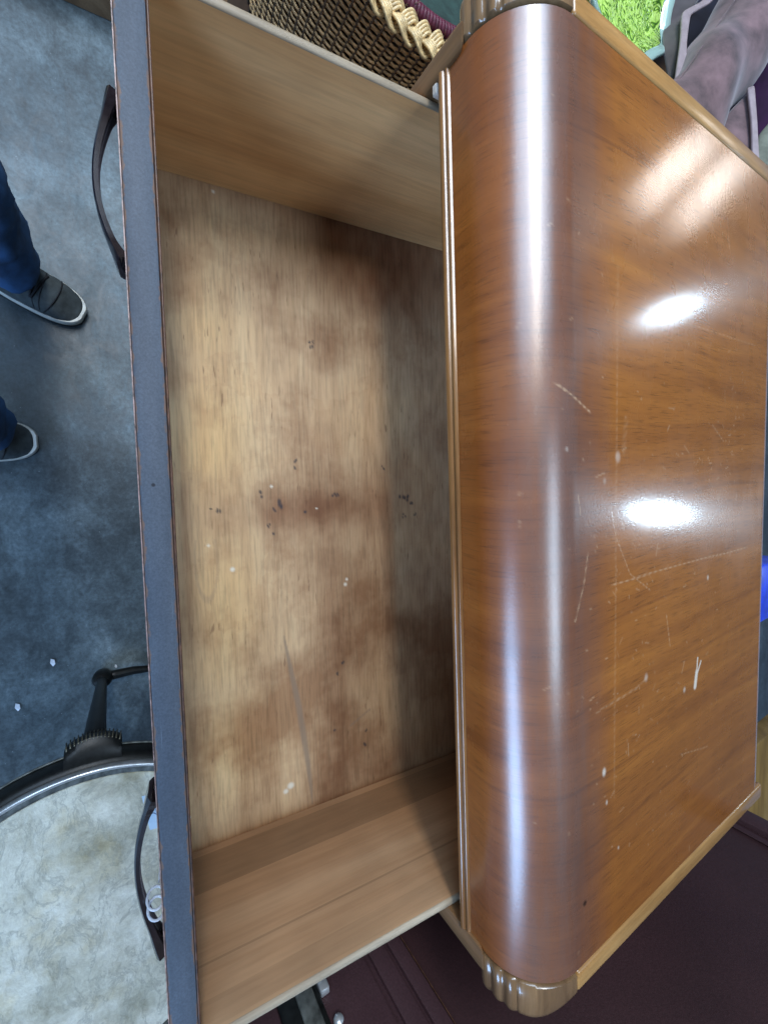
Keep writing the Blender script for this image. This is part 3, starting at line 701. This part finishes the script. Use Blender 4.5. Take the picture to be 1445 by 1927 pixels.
def shoe(toe, head, L=.285):
    hx, hy = head; s = math.hypot(hx, hy); hx /= s; hy /= s
    def at(t, s, z): d = (t - 1) * L; return (toe[0] + hx * d + hy * s, toe[1] + hy * d - hx * s, z)
    def half(t): return .049 * (max(1e-4, 1 - abs((t - .60) / .405) ** 3.2) ** .42) if t > .6 else (.036 + .013 * smooth01(t / .6)) * (max(1e-4, 1 - (max(0, .16 - t) / .165) ** 2.2)) ** .5
    ts = np.concatenate([np.linspace(0, .16, 8), np.linspace(.2, .82, 16), np.linspace(.84, .998, 14)])
    out = [(t, half(t)) for t in ts] + [(t, -half(t)) for t in ts[::-1]]
    k = len(out); c = .52
    def ring(grow, z, zt=0):
        return [at(c + (t - c) * (1 + grow * 1.6), s * (1 + grow * 3), z + zt * max(0, t - .8) ** 2 * 5) for t, s in out]
    rings = [ring(-.01, .010, .012), ring(.012, .013, .012), ring(.014, .030, .010), ring(.004, .034, .010), ring(-.02, .033, .010)]
    so = relP(mesh('sole', np.array(rings).reshape(-1, 3), grid_faces(5, k, closed_v=True).tolist() + [list(range(4 * k, 5 * k))], M['rubber'], sh := None, True, sharp=60))
    osr = [ring(-.02, .0, .012), ring(.010, .001, .012), ring(.010, .0135, .012), ring(-.03, .0135, .012)]
    ou = relP(mesh('outsole', np.array(osr).reshape(-1, 3), grid_faces(4, k, closed_v=True).tolist() + [list(range(k))[::-1]], M['outsole'], None, True, sharp=60))
    def top_h(t): return .034 + (.050 - .0 * t) * smooth01((1.0 - t) / .22) * .72 + .062 * smooth01((.66 - t) / .46)
    nr = 40; tsr = np.linspace(.02, .985, nr); Vv = []; q = 17
    for t in tsr:
        hw = half(t) * .985; ht = top_h(t) - .028
        for i in range(q):
            a = math.pi * i / (q - 1); wob = 1 + .012 * math.sin(t * 60 + i)
            Vv.append(at(t, hw * math.copysign(abs(math.cos(a)) ** .72, math.cos(a)) * wob, .028 + ht * abs(math.sin(a)) ** .8 * wob))
    up = relP(mesh('shoe', Vv, grid_faces(nr, q).tolist() + [list(range(q)), list(range((nr - 1) * q, nr * q))[::-1]], M['canvas'], person, True, sharp=70))
    so.parent = up; ou.parent = up
    lc = []
    def over(t, f=1.0, off=.0008):
        hw = half(t) * .985; ht = top_h(t) - .028; r = []
        for i in range(13):
            a = math.pi * (.5 + (i / 12 - .5) * f); r.append((a, hw * math.copysign(abs(math.cos(a)) ** .72, math.cos(a)), .028 + ht * abs(math.sin(a)) ** .8 + off))
        return r
    for t, dt in ((.52, .022), (.56, -.022), (.60, .022), (.64, -.02), (.68, .015)):
        lc.append(sweep([at(t + dt * (i / 12 - .5) * 2, s_, z_) for i, (a, s_, z_) in enumerate(over(t, .42, .002))], circ(.0028, 6), up=(0, 0, 1)))
    lc.append(sweep([at(t_, s_, z_) for t_, (a, s_, z_) in zip(.815 - .05 * np.abs(np.linspace(-1, 1, 13)) ** 1.5, over(.79, .86, .001))], circ(.0016, 5)))
    for q0, q1 in ((.74, .66), (.70, .58)):
        lc.append(sweep([at(q0 + (q1 - q0) * (i / 12), s_, z_) for i, (a, s_, z_) in enumerate(over(q0, .8, .0006))], circ(.0012, 5)))
    ln = relP(mesh('lacing', *join(lc), M['lace'], up, True))
    return up
shoe((-.453, -.048), (.45, .89)); shoe((-.128, -.168), (.02, 1.0))

# ------------------------------------------------------------------ plum wardrobe trunk standing at the right
tr = thing('wardrobe_trunk', 'dark plum wardrobe trunk with grooved edge and metal catch, standing beside the chest', 'trunk', (.75, .30, 0))
RO = Vector(tr.location)
def relK(o): o.data.transform(Matrix.Translation(-RO)); return o
bm = bmesh.new(); add_box(bm, .548, .95, .066, .2015, .02, 1.34, .004, 2); add_box(bm, .548, .95, .2065, .2265, .02, 1.34, .002, 2); add_box(bm, .548, .95, .2305, .2475, .02, 1.34, .002, 2)
add_box(bm, .553, .945, .075, .2460, .025, 1.335)
relK(bm_obj('trunk_lid', bm, M['plum'], tr, True))
bm = bmesh.new(); add_box(bm, .5535, .95, .2485, .782, .02, 1.34, .003, 2); 
relK(bm_obj('trunk_body', bm, M['plum_shaded'], tr, True))
bm = bmesh.new(); add_box(bm, .5465, .96, .783, .815, .02, 1.35, .004, 2); add_box(bm, .5500, .553, .762, .772, .03, 1.33, .001, 1)
relK(bm_obj('rear_batten', bm, M['plum'], tr, True))
bm = bmesh.new(); add_box(bm, .5477, .5486, .2476, .2484, .03, 1.33)
relK(bm_obj('worn_edge', bm, M['redwood'], tr))
ct = relK(box('catch', .5400, .5478, .10, .142, .96, 1.08, M['iron'], tr, .003))
relK(box('catch_plate', .5365, .5398, .118, .136, .985, 1.045, M['grime'], ct, .002)); relK(box('catch_tab', .5385, .5470, .1425, .153, .985, 1.003, M['steel'], ct, .002))
for z in (.975, 1.018, 1.052):
    bm = bmesh.new(); bmesh.ops.create_uvsphere(bm, u_segments=10, v_segments=6, radius=.0055, matrix=Matrix.Translation((.5445, .150 if z > .98 else .128, z + .012)) @ Matrix.Scale(.7, 4, (1, 0, 0)))
    relK(bm_obj('bolt', bm, M['steel'], ct, True))

pn = box('pine_board', .548, .95, .825, 1.25, 1.06, 1.09, M['pine'], None, .003); tag(pn, 'yellow pine board lying behind the plum trunk at the far corner of the chest', 'board')
bl = box('table_leg', .40, .428, .775, .80, 0, 1.10, M['brownboard'], None, .004); tag(bl, 'dark brown square wooden leg just behind the chest by the yellow board', 'table leg')
dc = box('added_dark_box', -.42, .39, .742, 1.25, 0.0, .893, M['iron'], None, .004); tag(dc, 'black box added behind the chest to keep the gap dark', 'cupboard')  # added dark filler, so the gap behind the chest stays black
bb = box('blue_crate', .165, .265, .813, 1.0, .90, 1.13, M['bluebox'], None, .006); tag(bb, 'bright blue plastic crate peeping out behind the back edge of the chest', 'crate')

# ------------------------------------------------------------------ wicker basket on a dark cupboard, left of the drawer
BX, BY, BZ, BR = -.918, .470, Z(-.560), .252
bas = thing('wicker_basket', 'brown wicker basket with plaited pale rim and maroon hoop, beyond the drawer', 'basket', (BX, BY, Z(-.86)))
BO = Vector(bas.location)
def relB(o): o.data.transform(Matrix.Translation(-BO)); return o
rad = lambda z: BR - .006 - .045 * ((BZ - z) / .30)
NS = 88; rows = 52; pitch = .0052; seg = NS * 4
aa = np.linspace(0, 2 * math.pi, seg, endpoint=False)
Vs = []; Fs = []; o0 = 0; k = 5
for r in range(rows):
    z = BZ - .014 - r * pitch; ph = (r % 2) * math.pi
    rr = rad(z) + .0028 * np.cos(aa * NS / 2 + ph) + RNG.normal(0, .0003, seg); zz = z + .0006 * np.sin(aa * 9 + r) + RNG.normal(0, .00015, seg)
    cth = 2 * math.pi * np.arange(k) / k
    v = np.stack([BX + (rr[:, None] + .0018 * np.cos(cth)[None]) * np.cos(aa)[:, None], BY + (rr[:, None] + .0020 * np.cos(cth)[None]) * np.sin(aa)[:, None], zz[:, None] + .0023 * np.sin(cth)[None]], -1).reshape(-1, 3)
    Vs.append(v); Fs.append(grid_faces(seg, k, True, True) + o0); o0 += len(v)
relB(mesh('woven_wall', np.concatenate(Vs), np.concatenate(Fs), M['wicker'], bas, True, 'stuff'))
sp = []
for i in range(NS):
    a = 2 * math.pi * (i + .5) / NS
    sp.append(sweep([(BX + rad(z) * math.cos(a), BY + rad(z) * math.sin(a), z) for z in (BZ - .005, BZ - .15, BZ - .295)], circ(.0026, 5), up=(math.cos(a), math.sin(a), 0)))
relB(mesh('stakes', *join(sp), M['stake'], bas, True, 'stuff'))
nb = 1200; a = np.linspace(0, 2 * math.pi, nb, endpoint=False); turns = 20
for s3 in range(3):
    for c3 in range(4):
        th = a * turns + s3 * 2 * math.pi / 3; off = (c3 - 1.5) * .0047
        slope = .0150 * turns / BR * np.cos(th); nrm = np.sqrt(1 + slope ** 2)
        rr = BR + .002 + .0150 * np.sin(th) + off / nrm; a2 = a - off * slope / nrm / BR; zz = BZ + .0065 + .0066 * np.sin(2 * th)
        pth = np.stack([BX + rr * np.cos(a2), BY + rr * np.sin(a2), zz], -1)
        relB(mesh('rim_cane', *sweep(pth, circ(.0025, 6), closed=True), M['cane'], bas, True))
nh = 1400; a = np.linspace(0, 2 * math.pi, nh, endpoint=False); kk = 10; cth = 2 * math.pi * np.arange(kk) / kk
tubr = .0092 + .0016 * np.abs(np.sin(a[:, None] * 120 + cth[None] * .5))
hr = BR - .034
v = np.stack([BX + (hr + tubr * np.cos(cth)[None]) * np.cos(a)[:, None], BY + (hr + tubr * np.cos(cth)[None]) * np.sin(a)[:, None], BZ + .004 + tubr * np.sin(cth)[None]], -1).reshape(-1, 3)
relB(mesh('wrapped_hoop', v, grid_faces(nh, kk, True, True), M['maroon'], bas, True))
relB(lathe('green_lining', [(hr - .002, BZ - .002), (hr - .03, BZ - .012), (hr - .08, BZ - .03), (.001, BZ - .04)], BX, BY, M['green'], bas, 64))
# frayed fibres between plait and hoop
fb = []
for i in range(420):
    aa_ = RNG.uniform(0, 2 * math.pi); r0 = BR - .022 + RNG.normal() * .003; q = RNG.normal(size=3) * .006
    p0 = np.array([BX + r0 * math.cos(aa_), BY + r0 * math.sin(aa_), BZ + .003]); fb.append(sweep([p0, p0 + q * .5 + [0, 0, .003], p0 + q + [0, 0, .004]], circ(.0005, 3)))
relB(mesh('frayed_fibres', *join(fb), M['stake'], bas, True, 'stuff'))
cb = thing('low_cupboard', 'dark low cupboard standing under the wicker basket left of the chest', 'cupboard', (-.92, .47, 0))
for nm, b_ in (('cupboard_body', (-1.15, -.70, .30, .72, .0, Z(-.885))), ('cupboard_top', (-1.16, -.69, .29, .73, Z(-.884), Z(-.862)))):
    o = box(nm, *b_, M['carcass'], cb, .004); o.data.transform(Matrix.Translation(-Vector(cb.location)))

# ------------------------------------------------------------------ lime dish on a small brown table, left of the chest's back half
ld = thing('glass_dish', 'lime green glass dish with looped relief and wavy pale aqua rim beyond the chest', 'dish', (-.80, .74, Z(-.45)))
n = 160; a = np.linspace(0, 2 * math.pi, n, endpoint=False)
def wav(r, k=1.): return r * (1 + k * .045 * np.sin(a * 7 + .5) + k * .02 * np.sin(a * 3 + 1))
def dish_ring(r, z, k=1.): return np.stack([wav(r, k) * np.cos(a), wav(r, k) * np.sin(a), np.full(n, z) + k * .004 * np.sin(a * 7 + 2)], -1)
DR = .142
body = np.concatenate([dish_ring(.01, .012, 0), dish_ring(.06, .013, .2), dish_ring(.10, .020, .5), dish_ring(DR - .020, .036), dish_ring(DR - .018, .030), dish_ring(.10, .010, .5), dish_ring(.05, .0, .2), dish_ring(.01, .0, 0)])
mesh('dish_bowl', body, grid_faces(8, n, closed_v=True)[:, ::-1], M['lime'], ld, True)
rim = np.concatenate([dish_ring(DR - .019, .036), dish_ring(DR - .012, .043), dish_ring(DR - .004, .046), dish_ring(DR, .043), dish_ring(DR - .002, .037), dish_ring(DR - .018, .0295)])
mesh('dish_rim', rim, grid_faces(6, n, closed_v=True)[:, ::-1], M['aqua'], ld, True)
st_ = thing('small_table', 'brown wooden table under the lime glass dish', 'table', (-.80, .78, 0))
for nm, b_, mt in (('table_top', (-1.02, -.66, .66, .96, Z(-.475), Z(-.451)), 'brownboard'), ('table_side', (-.70, -.675, .68, .94, 0, Z(-.476)), 'brownboard'), ('table_side', (-1.0, -.975, .68, .94, 0, Z(-.476)), 'brownboard')):
    o = box(nm, *b_, M[mt], st_, .005); o.data.transform(Matrix.Translation(-Vector(st_.location)))

# ------------------------------------------------------------------ mauve velvet jacket and purple cushion at the far left corner
def sheet(name, pts, mat, parent=None, th=.006, sub=2, off=None):
    """a cloth panel through a grid of points, given real thickness"""
    A = np.asarray(pts, float)
    for _ in range(sub):
        B = np.zeros((A.shape[0] * 2 - 1, A.shape[1], 3)); B[::2] = A; B[1::2] = (A[:-1] + A[1:]) / 2
        C = np.zeros((B.shape[0], B.shape[1] * 2 - 1, 3)); C[:, ::2] = B; C[:, 1::2] = (B[:, :-1] + B[:, 1:]) / 2; A = C
    o = mesh(name, A.reshape(-1, 3), grid_faces(A.shape[0], A.shape[1]), mat, parent, True)
    s = o.modifiers.new('th', 'SOLIDIFY'); s.thickness = th; s.offset = 0
    d = o.modifiers.new('sub', 'SUBSURF'); d.levels = 1; d.render_levels = 1
    return o
jk = thing('velvet_jacket', 'mauve velvet jacket with creased sleeve and pale lilac edges heaped beside the chest', 'jacket', (-.62, .92, 1.0))
JO = Vector(jk.location)
MCAM = np.array(R)
def W(px, py, dep):                       # metric helper: a point of the scene dep metres along the view axis
    c = np.array([(px - 722.5) / 804.46, -(py - 963.5) / 804.46, -1.0]) * dep
    p = MCAM.T @ c; return np.array([p[0], p[1], p[2] + H0])
def relJ(o): o.data.transform(Matrix.Translation(-JO)); return o
# sleeve: a creased tube
p0, p1 = W(1215, 330, .66), W(1520, -110, .80)
ns, nq = 70, 40; ax = (p1 - p0) / np.linalg.norm(p1 - p0); sd = np.cross(ax, [0, 0, 1]); sd /= np.linalg.norm(sd); up_ = np.cross(sd, ax)
Vv = []
for i in range(ns):
    t = i / (ns - 1); c = p0 + (p1 - p0) * t
    for j in range(nq):
        th = 2 * math.pi * j / nq
        r = .058 + .012 * t
        fold = .0065 * math.sin(t * 26 + 2.1 * math.sin(th + 1)) * math.exp(-((t - .30) / .22) ** 2) + .0035 * math.sin(t * 11 + th * 2) + .003 * math.sin(th * 3 + t * 5)
        r += fold; e = 1.0 - .10 * (t < .04)
        Vv.append(c + e * r * (math.cos(th) * sd * 1.02 + math.sin(th) * up_ * .80))
relJ(mesh('sleeve', Vv, np.concatenate([grid_faces(ns, nq, closed_v=True)]), M['mauve'], jk, True))
sm_ = [p0 + (p1 - p0) * t + (.059 + .012 * t) * (math.cos(2.75) * sd * 1.04 + math.sin(2.75) * up_ * .84) for t in np.linspace(.02, .95, 24)]
relJ(mesh('seam', *sweep(sm_, circ(.0009, 5)), M['mauve'], jk, True))
relJ(sheet('front_panel', [[W(1262, -40, .80), W(1300, -40, .79), W(1338, -40, .78)], [W(1244, 40, .76), W(1275, 40, .745), W(1292, 35, .74)], [W(1246, 90, .73), W(1268, 92, .715), W(1284, 90, .71)], [W(1262, 190, .70), W(1275, 195, .70), W(1288, 190, .69)]], M['taupe'], jk, .008))
relJ(sheet('lapel_edge', [[W(1352, -40, .765), W(1372, -40, .765)], [W(1318, 5, .735), W(1338, 5, .735)], [W(1281, 24, .722), W(1298, 28, .722)], [W(1278, 80, .700), W(1291, 80, .700)], [W(1268, 150, .685), W(1290, 165, .685)], [W(1260, 240, .675), W(1289, 240, .675)]], M['lilac'], jk, .005))
relJ(sheet('lining', [[W(1290, -40, .86), W(1380, -40, .86), W(1480, -40, .88)], [W(1280, 60, .80), W(1340, 60, .82), W(1420, 60, .84)], [W(1270, 200, .76), W(1330, 200, .78), W(1400, 200, .80)]], M['navy'], jk, .006))
relJ(sheet('cuff_panel', [[W(1330, 260, .70), W(1375, 205, .71), W(1416, 165, .72)], [W(1370, 330, .68), W(1400, 290, .69), W(1416, 250, .70)], [W(1400, 400, .67), W(1420, 380, .68), W(1424, 360, .69)]], M['mauve'], jk, .006))
relJ(sheet('pale_hem', [[W(1404, 165, .705), W(1418, 160, .705)], [W(1412, 230, .69), W(1423, 230, .69)], [W(1414, 360, .67), W(1430, 360, .67)]], M['lilac'], jk, .005))
# cushion
cu = thing('purple_cushion', 'deep purple velvet cushion pressed behind the mauve jacket', 'cushion', tuple(W(1490, 170, .90)))
bm = bmesh.new(); bmesh.ops.create_uvsphere(bm, u_segments=40, v_segments=20, radius=1.0)
for q in bm.verts:
    x, y, z = q.co; f = lambda s: math.copysign(abs(s) ** .7, s)
    q.co = Vector((f(x) * .17 + .004 * math.sin(y * 9), f(y) * .065, f(z) * .13 + .003 * math.sin(x * 11)))
c_ = bm_obj('cushion_cover', bm, M['purple'], cu, True)
cl = sheet('cloth', [[W(1425, 255, .80), W(1470, 200, .80)], [W(1410, 330, .76), W(1475, 330, .76)], [W(1420, 420, .74), W(1480, 420, .74)]], M['moss'], None, .006)
tag(cl, 'grey green cloth hanging below the purple cushion at the chest corner', 'cloth')

# ------------------------------------------------------------------ tan board on the floor at the far left
tb = box('wooden_crate', -1.75, -1.235, -.60, .40, 0.0, .14, M['brownboard'], None, .004); tag(tb, 'low tan wooden crate on the floor beyond the jeans', 'crate')
for i, (x, y, s) in enumerate(((.545, -.262, .011), (.448, -.183, .011), (.495, -.045, .006))):
    o = mesh('paper_scrap', [(x - s, y - s * .3, .002), (x, y - s * .5, .003), (x + s, y, .002), (x + s * .4, y + s * .5, .004), (x - s * .6, y + s * .4, .002), (x, y, .0005)], [[0, 1, 2, 3, 4], [1, 0, 5], [2, 1, 5], [3, 2, 5], [4, 3, 5], [0, 4, 5]], M['string'], None, False)
    tag(o, ('white paper scrap on the floor nearest the left edge of the photo', 'white paper scrap lying on the dark floor midway between table and sneakers', 'tiniest white speck of paper beside the iron table foot')[i], 'paper scrap', 'paper scraps on the floor')
